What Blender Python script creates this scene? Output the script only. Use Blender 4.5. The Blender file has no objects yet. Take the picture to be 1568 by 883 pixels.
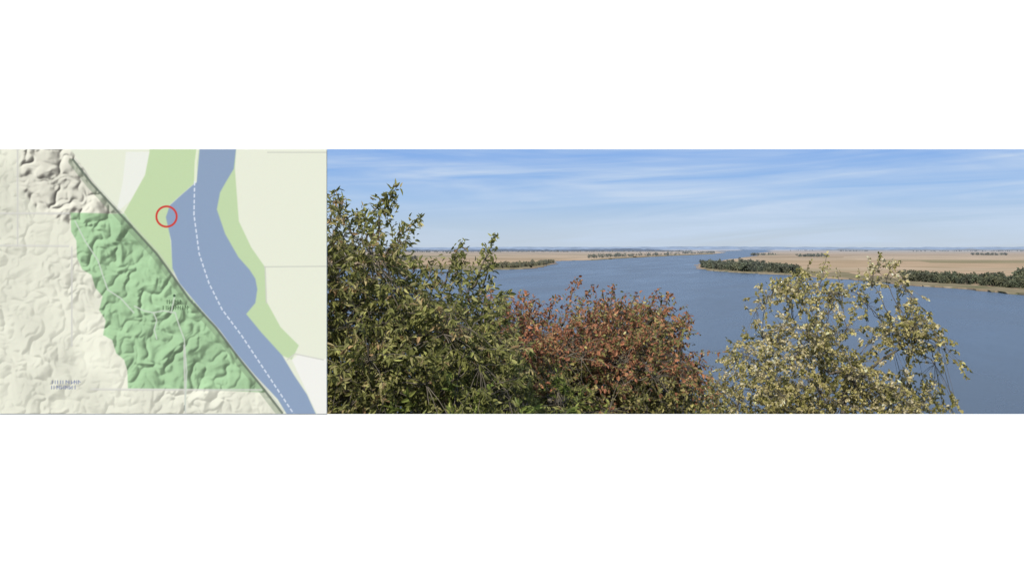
import bpy, math, random
import numpy as np
from mathutils import Vector
from mathutils.geometry import tessellate_polygon
rng=np.random.default_rng(7); random.seed(7)
H=40.0; F=1358.0; CX=784.0; HV=379.0
scene=bpy.context.scene
def srgb(c):
    c=np.asarray(c,dtype=float)/255.0
    return np.where(c<=0.04045,c/12.92,((c+0.055)/1.055)**2.4)
def W(u,v,y): return ((u-CX)/F*y, y, H-(v-HV)/F*y)
def G(u,v,h=H):
    y=h*F/(v-HV); return ((u-CX)/F*y, y)
def link(ob):
    scene.collection.objects.link(ob); return ob
def mesh_np(name,verts,faces_flat,loop_counts,mats,mat_idx=None,cols=None,smooth=False,parent=None):
    me=bpy.data.meshes.new(name)
    verts=np.asarray(verts,dtype=np.float32)
    me.vertices.add(len(verts)); me.vertices.foreach_set('co',verts.ravel())
    me.loops.add(len(faces_flat)); me.loops.foreach_set('vertex_index',np.asarray(faces_flat,dtype=np.int32))
    lc=np.asarray(loop_counts,dtype=np.int32)
    me.polygons.add(len(lc)); st=np.zeros(len(lc),dtype=np.int32); st[1:]=np.cumsum(lc)[:-1]
    me.polygons.foreach_set('loop_start',st); me.polygons.foreach_set('loop_total',lc)
    for m in mats: me.materials.append(m)
    if mat_idx is not None: me.polygons.foreach_set('material_index',np.asarray(mat_idx,dtype=np.int32))
    me.polygons.foreach_set('use_smooth',np.full(len(lc),smooth))
    if cols is not None:
        a=me.color_attributes.new('col','FLOAT_COLOR','POINT')
        c=np.ones((len(verts),4),dtype=np.float32); c[:,:3]=cols
        a.data.foreach_set('color',c.ravel())
    me.update(calc_edges=True); me.validate()
    ob=bpy.data.objects.new(name,me); link(ob)
    if parent: ob.parent=parent
    return ob
# ------------------------------------------------------------ materials
def newmat(name):
    m=bpy.data.materials.new(name); m.use_nodes=True
    nt=m.node_tree; b=nt.nodes['Principled BSDF']; return m,nt,b
def N(nt,t,**k):
    n=nt.nodes.new(t)
    for a,v in k.items(): setattr(n,a,v)
    return n
def ramp(nt,stops):
    r=N(nt,'ShaderNodeValToRGB'); e=r.color_ramp.elements
    e[0].position=stops[0][0]; e[0].color=(*stops[0][1],1)
    e[1].position=stops[-1][0]; e[1].color=(*stops[-1][1],1)
    for p,c in stops[1:-1]:
        x=e.new(p); x.color=(*c,1)
    return r
def leafmat(name,transl=0.3,rough=0.5,spec=0.2):
    m,nt,b=newmat(name)
    a=N(nt,'ShaderNodeAttribute',attribute_name='col')
    nt.links.new(a.outputs['Color'],b.inputs['Base Color'])
    b.inputs['Roughness'].default_value=rough
    b.inputs['Specular IOR Level'].default_value=spec
    tr=N(nt,'ShaderNodeBsdfTranslucent'); nt.links.new(a.outputs['Color'],tr.inputs['Color'])
    mx=N(nt,'ShaderNodeMixShader'); mx.inputs[0].default_value=transl
    nt.links.new(b.outputs[0],mx.inputs[1]); nt.links.new(tr.outputs[0],mx.inputs[2])
    nt.links.new(mx.outputs[0],nt.nodes['Material Output'].inputs['Surface'])
    return m
M_leaf=leafmat('leaf_material',0.40,0.5,0.22)
M_far=leafmat('distant_foliage',0.1,0.9,0.0)
M_bark,nt,b=newmat('bark')
nz=N(nt,'ShaderNodeTexNoise'); nz.inputs['Scale'].default_value=30
r=ramp(nt,[(0.3,(0.06,0.05,0.035)),(0.7,(0.2,0.17,0.13))]); nt.links.new(nz.outputs['Fac'],r.inputs[0]); nt.links.new(r.outputs[0],b.inputs['Base Color']); b.inputs['Roughness'].default_value=0.9
M_margin,nt,b=newmat('page_margin_white')  # white of the page margins, carried by the added wall
nz=N(nt,'ShaderNodeTexNoise'); nz.inputs['Scale'].default_value=60
r=ramp(nt,[(0.3,(0.90,0.90,0.90)),(0.7,(0.93,0.93,0.93))]); nt.links.new(nz.outputs['Fac'],r.inputs[0]); nt.links.new(r.outputs[0],b.inputs['Base Color']); b.inputs['Roughness'].default_value=0.8
M_map,nt,b=newmat('printed_paper')
a=N(nt,'ShaderNodeAttribute',attribute_name='col'); nt.links.new(a.outputs['Color'],b.inputs['Base Color']); b.inputs['Roughness'].default_value=0.9; b.inputs['Specular IOR Level'].default_value=0.1
# fields
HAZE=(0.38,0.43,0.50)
M_field,nt,b=newmat('harvested_fields')
geo=N(nt,'ShaderNodeNewGeometry')
mp=N(nt,'ShaderNodeMapping'); mp.inputs['Scale'].default_value=(1/900,1/600,0); mp.inputs['Rotation'].default_value=(0,0,0.25)
nt.links.new(geo.outputs['Position'],mp.inputs['Vector'])
vo=N(nt,'ShaderNodeTexVoronoi',distance='CHEBYCHEV'); vo.inputs['Scale'].default_value=1.0; vo.inputs['Randomness'].default_value=0.7
nt.links.new(mp.outputs[0],vo.inputs['Vector'])
sep=N(nt,'ShaderNodeSeparateColor'); nt.links.new(vo.outputs['Color'],sep.inputs[0])
r=ramp(nt,[(0.0,(0.38,0.275,0.19)),(0.3,(0.47,0.345,0.24)),(0.55,(0.35,0.26,0.175)),(0.8,(0.51,0.39,0.285)),(0.93,(0.22,0.20,0.115)),(1.0,(0.44,0.33,0.235))])
nt.links.new(sep.outputs[0],r.inputs[0])
mp2=N(nt,'ShaderNodeMapping'); mp2.inputs['Scale'].default_value=(1/160,1/50,0); nt.links.new(geo.outputs['Position'],mp2.inputs['Vector'])
nz=N(nt,'ShaderNodeTexNoise'); nz.inputs['Scale'].default_value=1.0; nz.inputs['Detail'].default_value=6; nt.links.new(mp2.outputs[0],nz.inputs['Vector'])
r2=ramp(nt,[(0.3,(0.62,0.66,0.58)),(0.65,(1.1,1.08,1.06))]); nt.links.new(nz.outputs['Fac'],r2.inputs[0])
mu=N(nt,'ShaderNodeMix',data_type='RGBA',blend_type='MULTIPLY'); mu.inputs[0].default_value=1
nt.links.new(r.outputs[0],mu.inputs[6]); nt.links.new(r2.outputs[0],mu.inputs[7])
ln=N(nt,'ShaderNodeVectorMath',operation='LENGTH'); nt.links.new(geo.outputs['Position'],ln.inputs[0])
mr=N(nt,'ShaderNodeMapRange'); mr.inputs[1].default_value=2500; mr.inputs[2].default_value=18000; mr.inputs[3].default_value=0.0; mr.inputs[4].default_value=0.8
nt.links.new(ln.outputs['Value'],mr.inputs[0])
mh=N(nt,'ShaderNodeMix',data_type='RGBA'); nt.links.new(mr.outputs[0],mh.inputs[0]); nt.links.new(mu.outputs[2],mh.inputs[6]); mh.inputs[7].default_value=(*HAZE,1)  # aerial haze painted into the field colour, stronger with distance
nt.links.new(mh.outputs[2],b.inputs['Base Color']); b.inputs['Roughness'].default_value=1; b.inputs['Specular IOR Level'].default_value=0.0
M_bank,nt,b=newmat('river_bank_soil')
geo=N(nt,'ShaderNodeNewGeometry'); mp=N(nt,'ShaderNodeMapping'); mp.inputs['Scale'].default_value=(1/40,1/14,0); nt.links.new(geo.outputs['Position'],mp.inputs['Vector'])
nz=N(nt,'ShaderNodeTexNoise'); nz.inputs['Scale'].default_value=1; nz.inputs['Detail'].default_value=6; nt.links.new(mp.outputs[0],nz.inputs['Vector'])
r=ramp(nt,[(0.35,(0.13,0.135,0.07)),(0.5,(0.23,0.19,0.12)),(0.7,(0.32,0.26,0.18))]); nt.links.new(nz.outputs['Fac'],r.inputs[0]); nt.links.new(r.outputs[0],b.inputs['Base Color']); b.inputs['Roughness'].default_value=1; b.inputs['Specular IOR Level'].default_value=0
M_grass,nt,b=newmat('hillside_grass')
nz=N(nt,'ShaderNodeTexNoise'); nz.inputs['Scale'].default_value=0.6; nz.inputs['Detail'].default_value=8
r=ramp(nt,[(0.3,(0.05,0.06,0.025)),(0.7,(0.13,0.12,0.06))]); nt.links.new(nz.outputs['Fac'],r.inputs[0]); nt.links.new(r.outputs[0],b.inputs['Base Color']); b.inputs['Roughness'].default_value=1
# water
M_water,nt,b=newmat('river_water')
geo=N(nt,'ShaderNodeNewGeometry')
def noise(scale,detail=3,rot=0.0,rough=0.5):
    mp0=N(nt,'ShaderNodeMapping'); mp0.inputs['Rotation'].default_value=(0,0,rot); nt.links.new(geo.outputs['Position'],mp0.inputs['Vector'])
    mp=N(nt,'ShaderNodeMapping'); mp.inputs['Scale'].default_value=(*scale,0)
    nt.links.new(mp0.outputs[0],mp.inputs['Vector'])
    nz=N(nt,'ShaderNodeTexNoise'); nz.inputs['Scale'].default_value=1; nz.inputs['Detail'].default_value=detail; nz.inputs['Roughness'].default_value=rough
    nt.links.new(mp.outputs[0],nz.inputs['Vector']); return nz
big=noise((1/60,1/260),5,0.35,0.6)
r=ramp(nt,[(0.32,(0.052,0.068,0.085)),(0.68,(0.092,0.110,0.130))]); nt.links.new(big.outputs['Fac'],r.inputs[0]); nt.links.new(r.outputs[0],b.inputs['Base Color'])
rr=N(nt,'ShaderNodeMapRange'); rr.inputs[1].default_value=0.3; rr.inputs[2].default_value=0.7; rr.inputs[3].default_value=0.20; rr.inputs[4].default_value=0.34
nt.links.new(big.outputs['Fac'],rr.inputs[0]); nt.links.new(rr.outputs[0],b.inputs['Roughness'])
b.inputs['IOR'].default_value=1.33
w1=noise((0.35,0.8),5,0.3,0.65)
bm=N(nt,'ShaderNodeBump'); bm.inputs['Strength'].default_value=0.42; bm.inputs['Distance'].default_value=0.4
nt.links.new(w1.outputs['Fac'],bm.inputs['Height']); nt.links.new(bm.outputs[0],b.inputs['Normal'])

# ------------------------------------------------------------ water + land
def poly_obj(name,pts,z,mat,skirt=2.0,parent=None):
    n=len(pts)
    tris=tessellate_polygon([[Vector((p[0],p[1],0)) for p in pts]])
    v=[(p[0],p[1],z) for p in pts]+[(p[0],p[1],z-skirt) for p in pts]
    f=[]
    for t in tris:
        a,b_,c=[Vector((pts[i][0],pts[i][1],0)) for i in t]
        t=list(t)
        if (b_-a).cross(c-a).z<0: t.reverse()
        f.append(t)
    f+= [[i,(i+1)%n,(i+1)%n+n,i+n] for i in range(n)]
    me=bpy.data.meshes.new(name); me.from_pydata(v,[],f); me.materials.append(mat); me.update()
    ob=link(bpy.data.objects.new(name,me)); 
    if parent: ob.parent=parent
    return ob
me=bpy.data.meshes.new('river_water'); S=90000
me.from_pydata([(-S,10,0),(S,10,0),(S,S,0),(-S,S,0)],[],[[0,1,2,3]]); me.materials.append(M_water)
link(bpy.data.objects.new('river_water',me))
def shoreline(uv,sub=7,jit=0.04):
    P=[G(u,v) for u,v in uv]; out=[]
    for i in range(len(P)-1):
        a=np.array(P[i]); c=np.array(P[i+1]); L=np.linalg.norm(c-a)
        d=(c-a)/max(L,1e-6); nn=np.array([-d[1],d[0]])
        for k in range(sub):
            t=k/sub; p=a+(c-a)*t
            if k: p=p+nn*rng.normal(0,1)*min(L*jit,10)
            out.append(tuple(p))
    out.append(tuple(P[-1])); return out
right_uv=[(1180,380.9),(1188,381.8),(1172,383.0),(1186,385.0),(1150,388),(1162,391.5),(1110,398),(1078,403.5),(1069,408),(1082,413.5),(1125,416.5),(1200,420),(1300,427),(1400,437),(1480,442),(1568,451),(1700,468),(1950,500)]
R=shoreline(right_uv)
R+= [(9000,1500),(80000,4000),(80000,80000),(20000,80000)]
left_uv=[(-900,420),(0,412),(500,408),(740,413.0),(800,411.5),(842,405.5),(852,401.5),(832,399.5),(905,398),(962,394.5),(1030,391.0),(1092,388.6),(1112,386),(1096,384.2),(1140,382.9),(1130,382.0),(1160,380.9)]
Lp=shoreline(left_uv)
Lp+= [(19000,80000),(-80000,80000),(-80000,4000)]
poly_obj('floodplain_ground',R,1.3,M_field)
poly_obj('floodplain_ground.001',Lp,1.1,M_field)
def bank(name,uv,dv,z,nsub=10):
    a=shoreline(uv,nsub,0.012); top=[]
    for p in a:
        v=HV+H*F/p[1]; u=p[0]/p[1]*F+CX
        top.append(G(u,max(v-dv*rng.uniform(0.6,1.3),HV+1)))
    n=len(a); v=[(p[0],p[1]+1.5,z) for p in a]+[(p[0],p[1],z) for p in top]+[(p[0],p[1]-3,0.02) for p in a]
    f=[[i,i+1,n+i+1,n+i] for i in range(n-1)]+[[2*n+i,2*n+i+1,i+1,i] for i in range(n-1)]
    me=bpy.data.meshes.new(name); me.from_pydata(v,[],f); me.materials.append(M_bank); link(bpy.data.objects.new(name,me))
bank('river_bank',[(1082,413.5),(1125,416.5),(1200,420),(1300,427),(1400,437),(1480,442),(1568,451),(1700,468),(1950,500)],8,1.36)
bank('river_bank.001',[(500,408),(740,413.0),(800,411.5),(842,405.5)],5,1.16)
bank('river_bank.002',[(905,398),(962,394.5),(1030,391.0),(1092,388.6)],1.0,1.16)
# bluff hillside under the viewpoint
def gz(x,y):
    base=H-1.6
    if y<4: return base
    return max(base-1.05*(y-4)+ (0.5*math.sin(x*0.31+y*0.2) if y>6 else 0), -3)
xs=np.linspace(-400,400,161); ys=np.concatenate([np.linspace(-500,-10,12),np.linspace(-8,60,69)])
v=[(x,y,gz(x,y)) for y in ys for x in xs]; nx=len(xs)
f=[[j*nx+i,j*nx+i+1,(j+1)*nx+i+1,(j+1)*nx+i] for j in range(len(ys)-1) for i in range(nx-1)]
me=bpy.data.meshes.new('bluff_hillside'); me.from_pydata(v,[],f); me.materials.append(M_grass)
link(bpy.data.objects.new('bluff_hillside',me))

# ------------------------------------------------------------ added wall standing in for white page margins, with opening and map
def ring(x0,x1,z0,z1,y): return [(x0,y,z0),(x1,y,z0),(x1,y,z1),(x0,y,z1)]
yw=3.0; ox0,_,oz1=W(501,228,yw); oz0=W(501,633,yw)[2]; ox1=2.3
v=ring(-3.4,3.4,H-1.62,H+1.25,yw)+ring(ox0,ox1,oz0,oz1,yw)+ring(-3.4,3.4,H-1.62,H+1.25,yw+.05)+ring(ox0-.03,ox1+.03,oz0-.03,oz1+.03,yw+.05)
f=[]
for i in range(4):
    j=(i+1)%4
    f+=[[i,j,4+j,4+i],[8+j,8+i,12+i,12+j],[j,i,8+i,8+j],[4+i,4+j,12+j,12+i]]
me=bpy.data.meshes.new('page_margin_wall'); me.from_pydata(v,[],f); me.materials.append(M_margin)
link(bpy.data.objects.new('page_margin_wall',me))

# map picture, computed on a grid
NU,NVv=620,490
uu=np.linspace(-14,500,NU); vv=np.linspace(0,404.5,NVv)
U,V=np.meshgrid(uu,vv)
def vnoise(U,V,sc,seed):
    r=np.random.default_rng(seed); g=r.normal(0,1,(64,64))
    x=(U/sc)%63; y=(V/sc)%63; xi=x.astype(int); yi=y.astype(int); fx=x-xi; fy=y-yi
    fx=fx**3*(fx*(fx*6-15)+10); fy=fy**3*(fy*(fy*6-15)+10)
    return (g[yi,xi]*(1-fx)+g[yi,xi+1]*fx)*(1-fy)+(g[yi+1,xi]*(1-fx)+g[yi+1,xi+1]*fx)*fy
def blur(a,k):
    for _ in range(k): a=(a+np.roll(a,1,0)+np.roll(a,-1,0)+np.roll(a,1,1)+np.roll(a,-1,1))/5
    return a
U2=U+40; V2=V+40
wx=U2+6*vnoise(U2,V2,24,5)+3*vnoise(U2,V2,11,15); wy=V2+6*vnoise(U2,V2,24,6)+3*vnoise(U2,V2,11,16)
rot=0.6; rx_=wx*math.cos(rot)+wy*math.sin(rot)+200; ry_=-wx*math.sin(rot)+wy*math.cos(rot)+400
hgt=np.sqrt(np.abs(vnoise(rx_,ry_,25,1))+.02)*11+np.sqrt(np.abs(vnoise(wx,wy,13,2))+.02)*5.0+np.abs(vnoise(wx,wy,6.5,3))*0.9
hgt=blur(hgt,4)
gy,gx=np.gradient(hgt,vv,uu)
shade=np.tanh((gx*0.75+gy*0.65)*1.0)
def inside(poly,U=U,V=V):
    r=np.zeros(U.shape,bool); n=len(poly)
    for i in range(n):
        x1,y1=poly[i]; x2,y2=poly[(i+1)%n]
        if y1==y2: continue
        c=((y1>V)!=(y2>V))&(U<(x2-x1)*(V-y1)/(y2-y1)+x1); r^=c
    return r
def dist(line,closed=False):
    d=np.full(U.shape,1e9); s=np.zeros(U.shape); acc=0
    for i in range(len(line)-1):
        a=np.array(line[i],float); c=np.array(line[i+1],float); e=c-a; L=np.hypot(*e)
        t=np.clip(((U-a[0])*e[0]+(V-a[1])*e[1])/(L*L),0,1)
        dd=np.hypot(U-a[0]-t*e[0],V-a[1]-t*e[1]); m=dd<d
        s=np.where(m,acc+t*L,s); d=np.where(m,dd,d); acc+=L
    return d,s
def sd(poly):
    d,_=dist(list(poly)+[poly[0]]); i=inside(poly); return np.clip(0.5+np.where(i,d,-d)/2.0,0,1)
img=np.zeros(U.shape+(3,)); img[:]=(224,228,208)
def put(mask,col,a=1.0):
    global img
    m=(mask*a)[...,None]; img=img*(1-m)+np.array(col,float)*m
def stroke(line,w,col,a=1.0,dash=None):
    d,s=dist(line); m=np.clip((w/2-d)/1.2+0.5,0,1)
    if dash: m=m*((s%dash[0])<dash[1])
    put(m,col,a)
terr=[(-20,-5),(105,-5),(150,60),(190,100),(200,112),(262,190),(330,270),(410,372),(440,410),(-20,410)]
tm=sd(terr)
put(tm,(223,223,205))
hills_w=blur(np.clip(0.45+0.24*vnoise(U2,V2,60,11),0.2,0.7),6)
hilltop=blur(sd([(34,0),(104,0),(146,55),(180,100),(160,135),(60,95),(30,55)]),8)
park=[(108,97),(190,99),(206,122),(240,160),(262,190),(275,207),(330,272),(375,330),(408,372),(300,367),(196,366),(195,338),(190,322),(178,312),(172,292),(158,284),(162,262),(152,246),(157,225),(146,212),(140,192),(126,184),(118,166),(117,140),(109,126)]
pm=sd(park)
put(sd([(230,-5),(306,-5),(300,50),(260,85),(258,110),(266,190),(255,180),(206,122),(190,97),(222,40)]),(190,211,166))
put(sd([(193,4),(229,4),(222,38),(200,78),(178,98),(188,50)]),(230,232,222))
put(sd([(362,-5),(360,30),(366,110),(385,150),(406,180),(408,232),(430,272),(458,300),(447,322),(420,310),(370,255),(330,90),(340,50)]),(189,210,166))
put(pm,(160,193,150))
amp=tm*(hills_w*0.85*(1-pm)*(1-hilltop)+hilltop*1.45*(1-pm)+pm*1.05)
img=img*(1+ (np.where(shade>0,shade*0.10,shade*0.40)*amp)[...,None])
low=blur(vnoise(U2,V2,45,21),3); img*=1+0.03*(low*tm)[...,None]
img=img+ (hilltop*tm*(1-pm))[...,None]*np.array([-8,-10,-8])
put(sd([(362,-5),(505,-5),(505,410),(486,410),(470,372),(447,322),(458,300),(430,272),(408,232),(406,180),(385,150),(366,110),(360,30)]),(226,229,210))
put(sd([(447,322),(458,313),(495,322),(505,318),(505,410),(488,410),(470,372)]),(234,234,227))
bl=[(112,16),(140,52),(168,82),(205,122),(240,160),(262,190),(290,230),(330,272),(370,325),(405,368),(432,403)]
stroke([(x-3,y+3) for x,y in bl],9,(120,138,112),0.4)
stroke(bl,3.5,(98,108,96),0.8)
stroke([(x+2.4,y-2.4) for x,y in bl],1.2,(190,193,183),0.7)
lb=[(306,-5),(301,50),(280,68),(260,86),(254,104),(262,140),(264,182),(275,205),(310,247),(337,277),(362,312),(390,345),(425,382),(442,410)]
rb=[(362,-5),(358,30),(346,50),(337,66),(332,92),(345,130),(365,165),(382,184),(391,198),(394,214),(391,235),(377,252),(400,280),(432,315),(450,345),(470,375),(486,410)]
put(sd(lb+rb[::-1]),(139,158,184))
stroke([(303,-3),(300,20),(299,50)],4,(230,234,212),0.8)
stroke([(298,50),(297,100),(305,160),(320,205),(340,245),(370,285),(400,330),(430,375),(450,405)],2.0,(222,229,238),0.9,(9,6))
for ln_ in [[(-14,147),(105,148)],[(27,0),(27,147)],[(110,150),(110,300)],[(-14,98),(105,98)],[(140,367),(400,368)],[(282,300),(284,405)]]:
    stroke(ln_,3.0,(210,209,202),0.7); stroke([(x,y+1.6) for x,y in ln_],0.9,(180,180,170),0.4)
for ln_ in [[(405,180),(505,179)],[(410,5),(505,5)],[(406,180),(408,235)]]:
    stroke(ln_,2.0,(198,200,188),0.8)
stroke([(440,322),(452,313),(495,322)],2,(205,205,195),.9)
for ln_ in [[(268,250),(250,247),(235,250),(220,247),(206,240)],[(268,250),(275,272),(282,290),(286,340),(283,400)],[(235,250),(240,262),(236,276),(240,290)],[(115,110),(130,140),(150,170),(158,195),(165,215),(185,228),(205,250)],[(268,222),(262,250)]]:
    stroke(ln_,2.2,(200,210,195),0.8)
d=np.hypot(U-255,V-103); put(np.clip((1.5-np.abs(d-15.5))/1.0+0.5,0,1),(200,66,58))
def dummy(x0,y0,n,col,h=5):
    r=random.Random(int(x0+y0)); x=x0
    for i in range(n):
        w=r.choice([2,3,3,4])
        if r.random()<0.15: x+=2; continue
        stroke([(x,y0),(x,y0+h)],1.0,col,0.8)
        if r.random()<.6: stroke([(x,y0+(h if r.random()<.5 else 0)),(x+w-1,y0+h/2)],0.9,col,0.75)
        x+=w+0.6
put(np.clip((2.6-np.hypot(U-267,V-224))/1.0,0,1),(70,95,70))
dummy(256,231,7,(52,70,50)); dummy(250,240,11,(52,70,50))
dummy(78,354,12,(88,100,150),4.5); dummy(75,362,13,(88,100,150),4.5)
dummy(280,392,2,(80,80,80),7)
img=img+rng.normal(0,1.0,img.shape)
GAIN=np.array([1.22,1.23,1.22])
cols=np.clip(srgb(np.clip(img,0,255))/GAIN,0,0.97).reshape(-1,3)
ym=2.996
X=(U-CX)/F*ym; Z=H-(V+228-HV)/F*ym
verts=np.stack([X,np.full(X.shape,ym),Z],-1).reshape(-1,3)
idx=np.arange(NU*NVv).reshape(NVv,NU)
q=np.stack([idx[1:,:-1],idx[1:,1:],idx[:-1,1:],idx[:-1,:-1]],-1).reshape(-1,4)
x0,x1=X.min(),X.max(); z0,z1=Z.min(),Z.max(); nb=len(verts)
extra=[(x0,ym,z0),(x1,ym,z0),(x1,ym,z1),(x0,ym,z1),(x0,2.9995,z0),(x1,2.9995,z0),(x1,2.9995,z1),(x0,2.9995,z1)]
verts=np.vstack([verts,extra]); cols=np.vstack([cols,np.full((8,3),0.8)])
sides=[[nb+i,nb+(i+1)%4,nb+4+(i+1)%4,nb+4+i] for i in range(4)]
fl=np.concatenate([q.ravel(),np.array(sides).ravel()])
mesh_np('map_poster',verts,fl,np.full(len(q)+4,4),[M_map],cols=cols)

# ------------------------------------------------------------ foliage helpers
def unit(a): return a/np.maximum(np.linalg.norm(a,axis=-1,keepdims=True),1e-9)
def leaf_geo(P,D,Nn,L,Wd):
    n=len(P); D=unit(D); S=unit(np.cross(D,Nn)); Nn=np.cross(S,D)
    L=L[:,None]; Wd=Wd[:,None]
    fold=0.22; droop=0.18
    v=np.empty((n,6,3))
    v[:,0]=P
    v[:,1]=P+D*L*0.30+S*Wd*0.5+Nn*Wd*fold
    v[:,2]=P+D*L*0.65+S*Wd*0.40+Nn*(Wd*fold-L*droop*0.4)
    v[:,3]=P+D*L-Nn*L*droop
    v[:,4]=P+D*L*0.65-S*Wd*0.40+Nn*(Wd*fold-L*droop*0.4)
    v[:,5]=P+D*L*0.30-S*Wd*0.5+Nn*Wd*fold
    b=np.arange(n)[:,None]*6
    f=np.concatenate([b+np.array([[0,1,2,3]]),b+np.array([[0,3,4,5]])],1).reshape(-1)
    return v.reshape(-1,3),f
class Tubes:
    def __init__(s): s.v=[]; s.f=[]; s.n=0
    def add(s,pts,rad,sides=4):
        pts=np.asarray(pts,float); k=len(pts)
        t=unit(np.gradient(pts,axis=0)); ref=np.array([0.31,0.9,0.17])
        a=unit(np.cross(t,ref)); c=np.cross(t,a)
        ang=np.arange(sides)*2*math.pi/sides
        vs=pts[:,None]+(a[:,None]*np.cos(ang)[None,:,None]+c[:,None]*np.sin(ang)[None,:,None])*np.asarray(rad)[:,None,None]
        s.v.append(vs.reshape(-1,3))
        i=np.arange(k-1)[:,None]*sides; j=np.arange(sides)[None]; j2=(j+1)%sides
        q=np.stack([i+j,i+j2,i+sides+j2,i+sides+j],-1).reshape(-1,4)+s.n
        s.f.append(q); s.n+=k*sides
def curve(a,b,sag,n=5):
    a=np.asarray(a,float); b=np.asarray(b,float); t=np.linspace(0,1,n)[:,None]
    L=np.linalg.norm(b-a)
    p=a+(b-a)*t; p[:,2]+= (np.sin(t[:,0]*math.pi)*sag*L)
    p[1:-1]+=rng.normal(0,0.025*L,(n-2,3)); return p
def build_tree(name,y0,T,env,vbot,trunk_u,n_clump,per,leaves,L,Wr,palette,shoots=(),sig=0.16,drop=0.6,twig=0.28,trunk_r=0.11,up=0.35,edge_soft=0.06,seed=1,fpow=0.8,holes=()):
    global rng
    rng=np.random.default_rng(seed)
    ex=np.array([W(u,v,y0)[0] for u,v in env]); ez=np.array([W(u,v,y0)[2] for u,v in env])
    zb=W(0,vbot,y0)[2]
    xs=rng.uniform(ex[0],ex[-1],n_clump*8); top=np.interp(xs,ex,ez)
    w=np.clip(top-zb,0.0,None); pick=rng.choice(len(xs),n_clump,p=w/w.sum(),replace=False)
    xs=xs[pick]; top=top[pick]
    t=rng.uniform(-1,1,n_clump)
    tt=top-drop*t*t-sig*0.7
    fr=rng.uniform(0,1,n_clump)**fpow
    zs=zb+(tt-zb)*fr
    C=np.stack([xs,y0+t*T,zs],-1)
    # open places in the crown
    for (hu,hv,hr_) in holes:
        hx,_,hz_=W(hu,hv,y0); rr_=hr_/F*y0
        dd=np.hypot(C[:,0]-hx,(C[:,2]-hz_)*0.7); C=C[(dd>rr_+sig)]
    n_clump=len(C)
    tx=(trunk_u-CX)/F*y0; g0=gz(tx,y0); tb=Tubes()
    ttop=np.array([tx+0.1,y0,np.interp(tx,ex,ez)*0.55+zb*0.45])
    tp=curve((tx,y0,g0-0.3),ttop,0.0,9)
    tb.add(tp,np.linspace(trunk_r,trunk_r*0.3,9),8)
    order=np.argsort(np.hypot(C[:,0]-tx,C[:,1]-y0)*0.9+np.abs(C[:,2]-ttop[2])*0.6)
    nodes=[p for p in tp[4:]]; lvl=[0]*len(nodes)
    for o in order:
        c=C[o]; A_=np.array(nodes); dd=np.linalg.norm(A_-c,axis=1)+np.where(A_[:,2]>c[2]-0.05,0.5,0)+0.05*np.array(lvl)
        k=int(np.argmin(dd)); r0=max(trunk_r*0.32*0.6**lvl[k],0.007)
        cv=curve(nodes[k],c,0.08,6); tb.add(cv,np.linspace(r0,max(r0*0.5,0.005),6),4)
        nodes.append(c); lvl.append(lvl[k]+1)
    Cc=np.repeat(C,per,0); B=Cc+rng.normal(0,1,Cc.shape)*np.array([sig,sig*1.2,sig])
    tops=np.interp(B[:,0],ex,ez)-drop*((B[:,1]-y0)/T)**2+rng.normal(0,edge_soft,len(B))
    B[:,2]=np.minimum(B[:,2],tops-twig*0.15)
    A=unit((B-Cc)+np.array([0,0,up*sig])+rng.normal(0,0.6*sig,B.shape))
    TL=rng.uniform(0.6,1.3,len(B))*twig
    for i in range(len(B)):
        tb.add(np.array([Cc[i],(Cc[i]+B[i])/2+[0,0,0.02],B[i],B[i]+A[i]*TL[i]]),[0.004,0.0035,0.003,0.0015],3)
    ctone=rng.uniform(0,1,len(B))*0.5+np.repeat(rng.uniform(0,1,n_clump),per)*0.5
    Ps=[];Ds=[];tone=[]
    for k in range(leaves):
        s=(k+0.5)/leaves
        p=B+A*(TL*s)[:,None]; p[:,2]-=0.10*TL*s*s
        d=A*0.5+rng.normal(0,0.55,B.shape)+np.array([0,0,-0.35])
        Ps.append(p);Ds.append(d);tone.append(ctone)
    for (u0,v0,u1,v1,dens) in shoots:
        a=np.array(W(u0,v0,y0)); b=np.array(W(u1,v1,y0)); b[1]+=rng.uniform(-.2,.2)
        cv=curve(a,b,0.0,7); tb.add(cv,np.linspace(0.012,0.003,7),4)
        n=int(np.linalg.norm(b-a)*dens*1.4); s=rng.uniform(0.0,1.0,n)
        p=np.stack([np.interp(s,np.linspace(0,1,7),cv[:,i]) for i in range(3)],-1)
        wd=(1-s)*0.09+0.02
        p+=rng.normal(0,1,p.shape)*wd[:,None]
        Ps.append(p);Ds.append(rng.normal(0,0.8,p.shape)+unit(b-a)*0.5+np.array([0,0,-0.45]));tone.append(rng.uniform(0.1,0.8,n))
    P=np.vstack(Ps);D=np.vstack(Ds);tone=np.concatenate(tone)
    n=len(P)
    Nn=rng.normal(0,0.75,(n,3))+np.array([-0.1,-0.45,0.8])
    Ls=rng.uniform(0.55,1.25,n)*L; lv,lf=leaf_geo(P,D,Nn,Ls,Ls*Wr*rng.uniform(0.75,1.2,n))
    hrel=(P[:,2]-zb)/(ez.max()-zb)
    col=palette(P,np.clip(tone+rng.normal(0,0.18,n),0,1),hrel)
    lc=np.repeat(col,6,0)
    root=bpy.data.objects.new(name,None); link(root)
    mesh_np('foliage',lv,lf,np.full(n*2,4),[M_leaf],cols=lc,parent=root)
    tv=np.vstack(tb.v); tf=np.vstack(tb.f)
    mesh_np('trunk_and_branches',tv,tf.ravel(),np.full(len(tf),4),[M_bark],smooth=True,parent=root)
    return n
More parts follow.
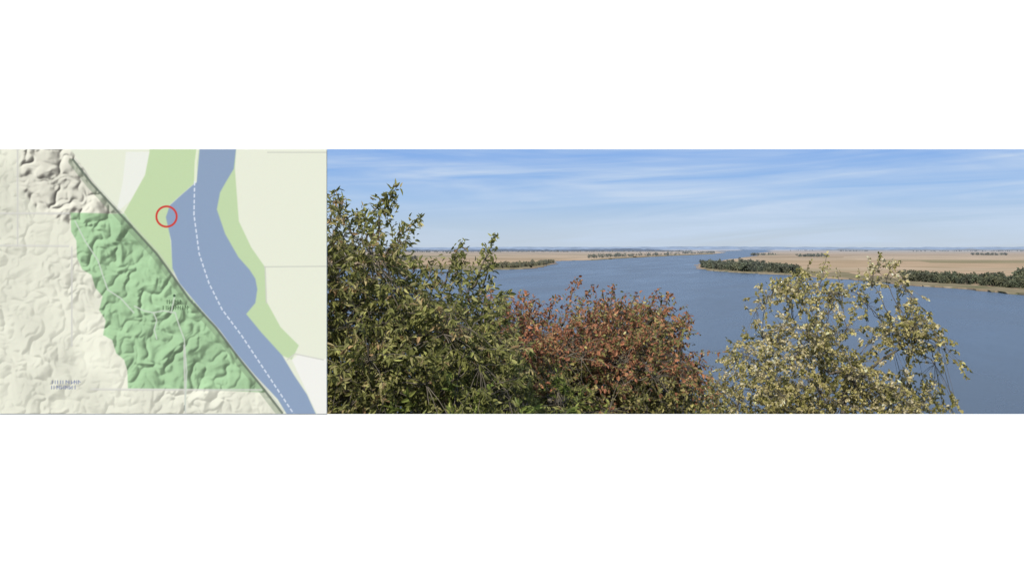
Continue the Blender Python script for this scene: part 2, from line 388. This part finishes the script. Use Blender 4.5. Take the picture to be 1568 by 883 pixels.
def pal(stops,jit=0.18):
    pos=np.array([s[0] for s in stops]); cc=np.array([s[1] for s in stops])
    def f(P,t,h):
        c=np.stack([np.interp(t,pos,cc[:,i]) for i in range(3)],-1)
        return np.clip(c*np.exp(rng.normal(0,jit,(len(t),1))),0.005,0.8)
    return f
green=pal([(0,(0.12,0.125,0.04)),(0.3,(0.20,0.205,0.06)),(0.55,(0.28,0.28,0.09)),(0.75,(0.38,0.36,0.14)),(0.92,(0.44,0.36,0.18)),(1,(0.36,0.24,0.12))],0.28)
def shrubpal(redness,thr):
    gp=pal([(0,(0.13,0.13,0.04)),(0.5,(0.25,0.24,0.08)),(1,(0.42,0.35,0.14))],0.25)
    rp=pal([(0,(0.24,0.11,0.065)),(0.5,(0.42,0.18,0.10)),(0.8,(0.47,0.25,0.12)),(1,(0.42,0.33,0.15))],0.25)
    def f(P,t,h):
        g=gp(P,t,h); r=rp(P,t,h)
        nzv=0.5*np.sin(P[:,0]*5.1+1.3)+0.5*np.sin(P[:,2]*6.3+P[:,0]*2)+rng.normal(0,0.6,len(t))
        m=(h*1.3-thr+0.28*nzv)>0
        m&=rng.uniform(0,1,len(t))<redness
        return np.where(m[:,None],r,g)
    return f
pale=pal([(0,(0.17,0.16,0.045)),(0.25,(0.32,0.29,0.09)),(0.5,(0.46,0.40,0.16)),(0.75,(0.58,0.49,0.26)),(1,(0.74,0.65,0.44))],0.24)
cnt=0
cnt+=build_tree('elm_tree',9.0,1.3,[(330,330),(440,300),(501,300),(518,318),(530,358),(552,338),(570,345),(592,352),(612,388),(628,415),(650,428),(672,415),(698,402),(718,420),(735,412),(755,440),(770,485),(800,560),(820,640)],720,470,260,12,19,0.074,0.36,green,
  shoots=[(560,370,606,284,210),(575,365,585,303,170),(590,390,643,332,150),(605,400,628,350,120),(505,340,509,292,200),(515,350,522,303,170),(540,370,553,316,150),(675,440,710,368,140),(690,430,712,378,120),(725,440,757,361,150),(735,450,752,392,130),(650,440,662,396,100),(620,430,640,398,90),(745,470,778,452,100)],sig=0.15,drop=0.5,seed=3,edge_soft=0.09)
cnt+=build_tree('sumac_shrub',8.0,0.8,[(330,600),(501,605),(600,600),(660,585),(720,600),(780,615),(830,640)],740,640,50,7,13,0.095,0.34,pal([(0,(0.10,0.13,0.03)),(0.5,(0.20,0.25,0.06)),(1,(0.35,0.36,0.10))],0.22),sig=0.17,drop=0.4,seed=4)
cnt+=build_tree('sumac_shrub',10.0,0.6,[(760,600),(785,540),(820,515),(850,540),(875,580),(900,640)],740,830,24,7,13,0.085,0.36,pal([(0,(0.10,0.13,0.03)),(0.5,(0.20,0.24,0.06)),(1,(0.35,0.35,0.10))],0.22),sig=0.16,drop=0.3,seed=14)
cnt+=build_tree('dogwood_shrub',11.5,1.3,[(690,500),(735,470),(765,455),(800,458),(835,485),(870,480),(900,475),(935,500),(970,560),(1000,640)],720,840,200,13,14,0.056,0.52,shrubpal(0.8,0.74),
  shoots=[(860,500,886,424,130),(870,500,908,438,110),(835,500,850,452,90),(790,480,800,448,90),(810,490,822,462,80)],sig=0.15,drop=0.6,seed=5,edge_soft=0.09)
cnt+=build_tree('hawthorn_shrub',12.5,1.5,[(850,520),(885,485),(915,458),(945,455),(975,468),(1005,464),(1035,480),(1046,505),(1042,535),(1062,565),(1085,598),(1098,650)],720,970,230,13,14,0.058,0.52,shrubpal(0.65,0.76),
  shoots=[(930,490,942,436,110),(985,490,1006,440,110),(1010,490,1032,450,110),(960,480,975,448,90),(1030,510,1050,478,80)],sig=0.16,drop=0.6,seed=6,edge_soft=0.09)
cnt+=build_tree('cottonwood_tree',16.0,1.5,[(1088,655),(1098,612),(1112,565),(1135,530),(1158,515),(1168,500),(1166,460),(1180,430),(1215,420),(1250,402),(1266,396),(1285,418),(1306,470),(1322,412),(1343,393),(1360,412),(1382,435),(1392,480),(1410,512),(1404,560),(1422,590),(1445,604),(1462,640)],740,1290,285,12,14,0.060,0.70,pale,
  shoots=[(1255,440,1267,391,70),(1335,440,1344,389,70),(1180,460,1183,425,60),(1290,460,1282,412,50),(1375,460,1386,430,60),(1225,440,1222,408,50),(1130,560,1118,535,60),(1395,540,1412,505,50),(1420,600,1440,580,60)],sig=0.15,drop=0.4,twig=0.20,trunk_r=0.14,edge_soft=0.08,seed=8,fpow=0.68,
  holes=[(1306,470,22),(1215,480,10),(1160,500,10),(1385,575,12),(1240,555,8),(1330,530,8)])
print('leaves',cnt)

# ------------------------------------------------------------ distant tree masses
rng=np.random.default_rng(21)
def distant(name,spots,h=(9,15),faces=110,size=1.2,base=(0.08,0.095,0.042)):
    P=[];S=[];C=[];tb=Tubes()
    for (x,y) in spots:
        hh=rng.uniform(*h); rx=hh*rng.uniform(0.3,0.48); tone=rng.uniform(0.6,1.4); warm=rng.uniform(0,1)
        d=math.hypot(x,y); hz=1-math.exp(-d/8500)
        tb.add(np.array([[x,y,0.5],[x+.2,y,hh*0.35],[x,y,hh*0.7]]),[hh*.025,hh*.018,hh*.008],4)
        nb=5; bc=np.stack([rng.normal(0,rx*0.45,nb),rng.normal(0,rx*0.45,nb),rng.uniform(0.2,0.85,nb)*hh],-1)
        k=rng.integers(0,nb,faces); dirs=unit(rng.normal(0,1,(faces,3)))*rng.uniform(0.5,1.05,(faces,1))
        p=bc[k]+dirs*np.array([rx*0.55,rx*0.55,hh*0.2]); p[:,2]=np.clip(p[:,2],0.8,None)
        P.append(p+np.array([x,y,0.8])); S.append(np.full(faces,size*hh/12))
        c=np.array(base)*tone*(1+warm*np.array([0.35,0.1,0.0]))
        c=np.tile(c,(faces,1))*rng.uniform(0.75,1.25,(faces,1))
        C.append(c*(1-hz)+np.array(HAZE)*0.75*hz)  # crown colours fade to a painted haze tint with distance
    P=np.vstack(P);S=np.concatenate(S);C=np.vstack(C);n=len(P)
    lv,lf=leaf_geo(P,rng.normal(0,1,(n,3)),rng.normal(0,0.8,(n,3))+np.array([0,-0.3,0.6]),S*2.0,S*1.5)
    root=bpy.data.objects.new(name,None); link(root)
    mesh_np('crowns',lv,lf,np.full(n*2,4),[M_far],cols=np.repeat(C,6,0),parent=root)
    tv=np.vstack(tb.v);tf=np.vstack(tb.f); mesh_np('trunks',tv,tf.ravel(),np.full(len(tf),4),[M_bark],parent=root)
def strip(uvs,n):
    out=[]
    for _ in range(n):
        t=rng.uniform(0,len(uvs)-1); i=int(t); fr=t-i
        u=uvs[i][0]*(1-fr)+uvs[i+1][0]*fr; v=uvs[i][1]*(1-fr)+uvs[i+1][1]*fr; s=uvs[i][2]*(1-fr)+uvs[i+1][2]*fr
        out.append(G(u,v-abs(rng.normal(0,s)) if s>0 else v))
    return out
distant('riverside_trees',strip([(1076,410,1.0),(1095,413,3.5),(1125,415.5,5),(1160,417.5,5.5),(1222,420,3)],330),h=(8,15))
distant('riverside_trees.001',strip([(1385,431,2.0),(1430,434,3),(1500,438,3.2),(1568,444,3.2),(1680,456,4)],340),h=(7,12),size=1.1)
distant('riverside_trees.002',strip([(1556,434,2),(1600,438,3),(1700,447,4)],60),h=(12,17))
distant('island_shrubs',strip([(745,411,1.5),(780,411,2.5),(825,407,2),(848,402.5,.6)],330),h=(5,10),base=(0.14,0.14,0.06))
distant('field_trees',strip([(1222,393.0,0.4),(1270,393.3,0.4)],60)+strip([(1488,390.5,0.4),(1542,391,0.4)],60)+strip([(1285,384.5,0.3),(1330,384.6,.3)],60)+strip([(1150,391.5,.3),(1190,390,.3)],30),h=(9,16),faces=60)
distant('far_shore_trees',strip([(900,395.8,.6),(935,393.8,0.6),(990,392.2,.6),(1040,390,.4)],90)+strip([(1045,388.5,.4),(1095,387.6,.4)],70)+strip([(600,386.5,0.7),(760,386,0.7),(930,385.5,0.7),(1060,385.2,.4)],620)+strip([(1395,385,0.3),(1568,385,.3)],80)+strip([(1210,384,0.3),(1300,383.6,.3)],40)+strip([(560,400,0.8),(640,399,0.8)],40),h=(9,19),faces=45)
def hills(name,y,x0,x1,hmin,hmax,col,seed):
    r=np.random.default_rng(seed); n=260; xs=np.linspace(x0,x1,n)
    h=np.interp(xs,np.linspace(x0,x1,26),r.uniform(hmin,hmax,26))+r.normal(0,(hmax-hmin)*0.12,n)
    h*=np.clip(np.minimum(xs-x0,x1-xs)/(0.06*(x1-x0)),0,1)
    v=[];f=[]
    for k,(dy,s) in enumerate([(-600,0),(-200,0.8),(0,1),(500,0.0)]):
        v+=[(xs[i],y+dy,0.5+h[i]*s) for i in range(n)]
    for k in range(3):
        f+=[[k*n+i,k*n+i+1,(k+1)*n+i+1,(k+1)*n+i] for i in range(n-1)]
    m,nt,b=newmat(name); nz=N(nt,'ShaderNodeTexNoise'); nz.inputs['Scale'].default_value=0.004; nz.inputs['Detail'].default_value=6  # hill base colour has the blue of distant haze painted in
    g=N(nt,'ShaderNodeNewGeometry'); nt.links.new(g.outputs['Position'],nz.inputs['Vector'])
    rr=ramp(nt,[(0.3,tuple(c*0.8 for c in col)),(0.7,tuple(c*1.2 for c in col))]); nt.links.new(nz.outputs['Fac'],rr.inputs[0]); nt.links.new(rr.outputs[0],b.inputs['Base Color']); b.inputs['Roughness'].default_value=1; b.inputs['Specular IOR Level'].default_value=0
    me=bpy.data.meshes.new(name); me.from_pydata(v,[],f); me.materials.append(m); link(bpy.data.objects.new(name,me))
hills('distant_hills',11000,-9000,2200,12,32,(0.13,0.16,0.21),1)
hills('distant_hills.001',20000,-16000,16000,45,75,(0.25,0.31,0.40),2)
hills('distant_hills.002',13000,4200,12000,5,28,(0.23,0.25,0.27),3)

# ------------------------------------------------------------ light, sky
EL=40; AZ=205; ST=0.14
w=bpy.data.worlds.new('World'); scene.world=w; w.use_nodes=True; nt=w.node_tree
bg=nt.nodes['Background']; bg.inputs['Strength'].default_value=ST
sky=N(nt,'ShaderNodeTexSky',sky_type='NISHITA'); sky.sun_disc=False; sky.sun_elevation=math.radians(EL); sky.sun_rotation=math.radians(AZ); sky.altitude=400; sky.air_density=1.0; sky.dust_density=0.6; sky.ozone_density=2.0
tc=N(nt,'ShaderNodeTexCoord')
sp=N(nt,'ShaderNodeSeparateXYZ'); nt.links.new(tc.outputs['Generated'],sp.inputs[0])
hr=ramp(nt,[(0.0,tuple(c/ST/8 for c in (0.50,0.58,0.68))),(0.10,tuple(c/ST/8 for c in (0.45,0.57,0.73))),(0.28,tuple(c/ST/8 for c in (0.31,0.49,0.79))),(0.52,tuple(c/ST/8 for c in (0.18,0.37,0.78))),(1.0,tuple(c/ST/8 for c in (0.14,0.29,0.66)))])
mz=N(nt,'ShaderNodeMapRange'); mz.inputs[1].default_value=0; mz.inputs[2].default_value=0.2; nt.links.new(sp.outputs['Z'],mz.inputs[0]); nt.links.new(mz.outputs[0],hr.inputs[0])
sc=N(nt,'ShaderNodeVectorMath',operation='SCALE'); sc.inputs['Scale'].default_value=8.0; nt.links.new(hr.outputs[0],sc.inputs[0])
mw=N(nt,'ShaderNodeMapRange'); mw.inputs[1].default_value=0.10; mw.inputs[2].default_value=0.5; mw.inputs[3].default_value=0.92; mw.inputs[4].default_value=0.0; nt.links.new(sp.outputs['Z'],mw.inputs[0])
m1=N(nt,'ShaderNodeMix',data_type='RGBA'); nt.links.new(mw.outputs[0],m1.inputs[0]); nt.links.new(sky.outputs[0],m1.inputs[6]); nt.links.new(sc.outputs[0],m1.inputs[7])
def wisps(rot,scl,off,dist=0.8,rough=0.55):
    a=N(nt,'ShaderNodeMapping'); a.inputs['Rotation'].default_value=(0,rot,0); a.inputs['Location'].default_value=off; nt.links.new(tc.outputs['Generated'],a.inputs['Vector'])
    c=N(nt,'ShaderNodeMapping'); c.inputs['Scale'].default_value=scl; nt.links.new(a.outputs[0],c.inputs['Vector'])
    n=N(nt,'ShaderNodeTexNoise'); n.inputs['Scale'].default_value=1; n.inputs['Detail'].default_value=5; n.inputs['Roughness'].default_value=rough; n.inputs['Distortion'].default_value=dist
    nt.links.new(c.outputs[0],n.inputs['Vector']); return n
n1=wisps(math.radians(3),(3.0,3.0,55),(0,0,0.3)); n2=wisps(math.radians(-5),(2.5,2.5,16),(1.3,0,0.7))
c1=ramp(nt,[(0.34,(0,0,0)),(0.64,(1,1,1))]); nt.links.new(n1.outputs['Fac'],c1.inputs[0])
c2=ramp(nt,[(0.34,(0.15,0.15,0.15)),(0.58,(0.85,0.85,0.85))]); nt.links.new(n2.outputs['Fac'],c2.inputs[0])
mm=N(nt,'ShaderNodeMath',operation='MULTIPLY'); nt.links.new(c1.outputs[0],mm.inputs[0]); nt.links.new(c2.outputs[0],mm.inputs[1])
mx=N(nt,'ShaderNodeMix',data_type='RGBA'); nt.links.new(mm.outputs[0],mx.inputs[0]); nt.links.new(m1.outputs[2],mx.inputs[6]); mx.inputs[7].default_value=(0.57/ST,0.69/ST,0.86/ST,1)
nt.links.new(mx.outputs[2],bg.inputs['Color'])
sd_=bpy.data.lights.new('sun','SUN'); sd_.energy=4.6; sd_.angle=math.radians(0.5); sd_.color=(1,0.95,0.87)
so=link(bpy.data.objects.new('sun',sd_))
e=math.radians(EL); az=math.radians(AZ)
dirv=Vector((math.sin(az)*math.cos(e),math.cos(az)*math.cos(e),math.sin(e)))
so.rotation_euler=dirv.to_track_quat('Z','Y').to_euler()
# ------------------------------------------------------------ camera
cd=bpy.data.cameras.new('camera'); co=link(bpy.data.objects.new('camera',cd))
co.location=(0,0,H); co.rotation_euler=(math.pi/2,0,0)
cd.sensor_width=36; cd.lens=F/1568*36; cd.shift_y=-(441-HV)/1568; cd.clip_start=0.05; cd.clip_end=200000
scene.camera=co
scene.view_settings.view_transform='Standard'; scene.view_settings.look='None'; scene.view_settings.exposure=0
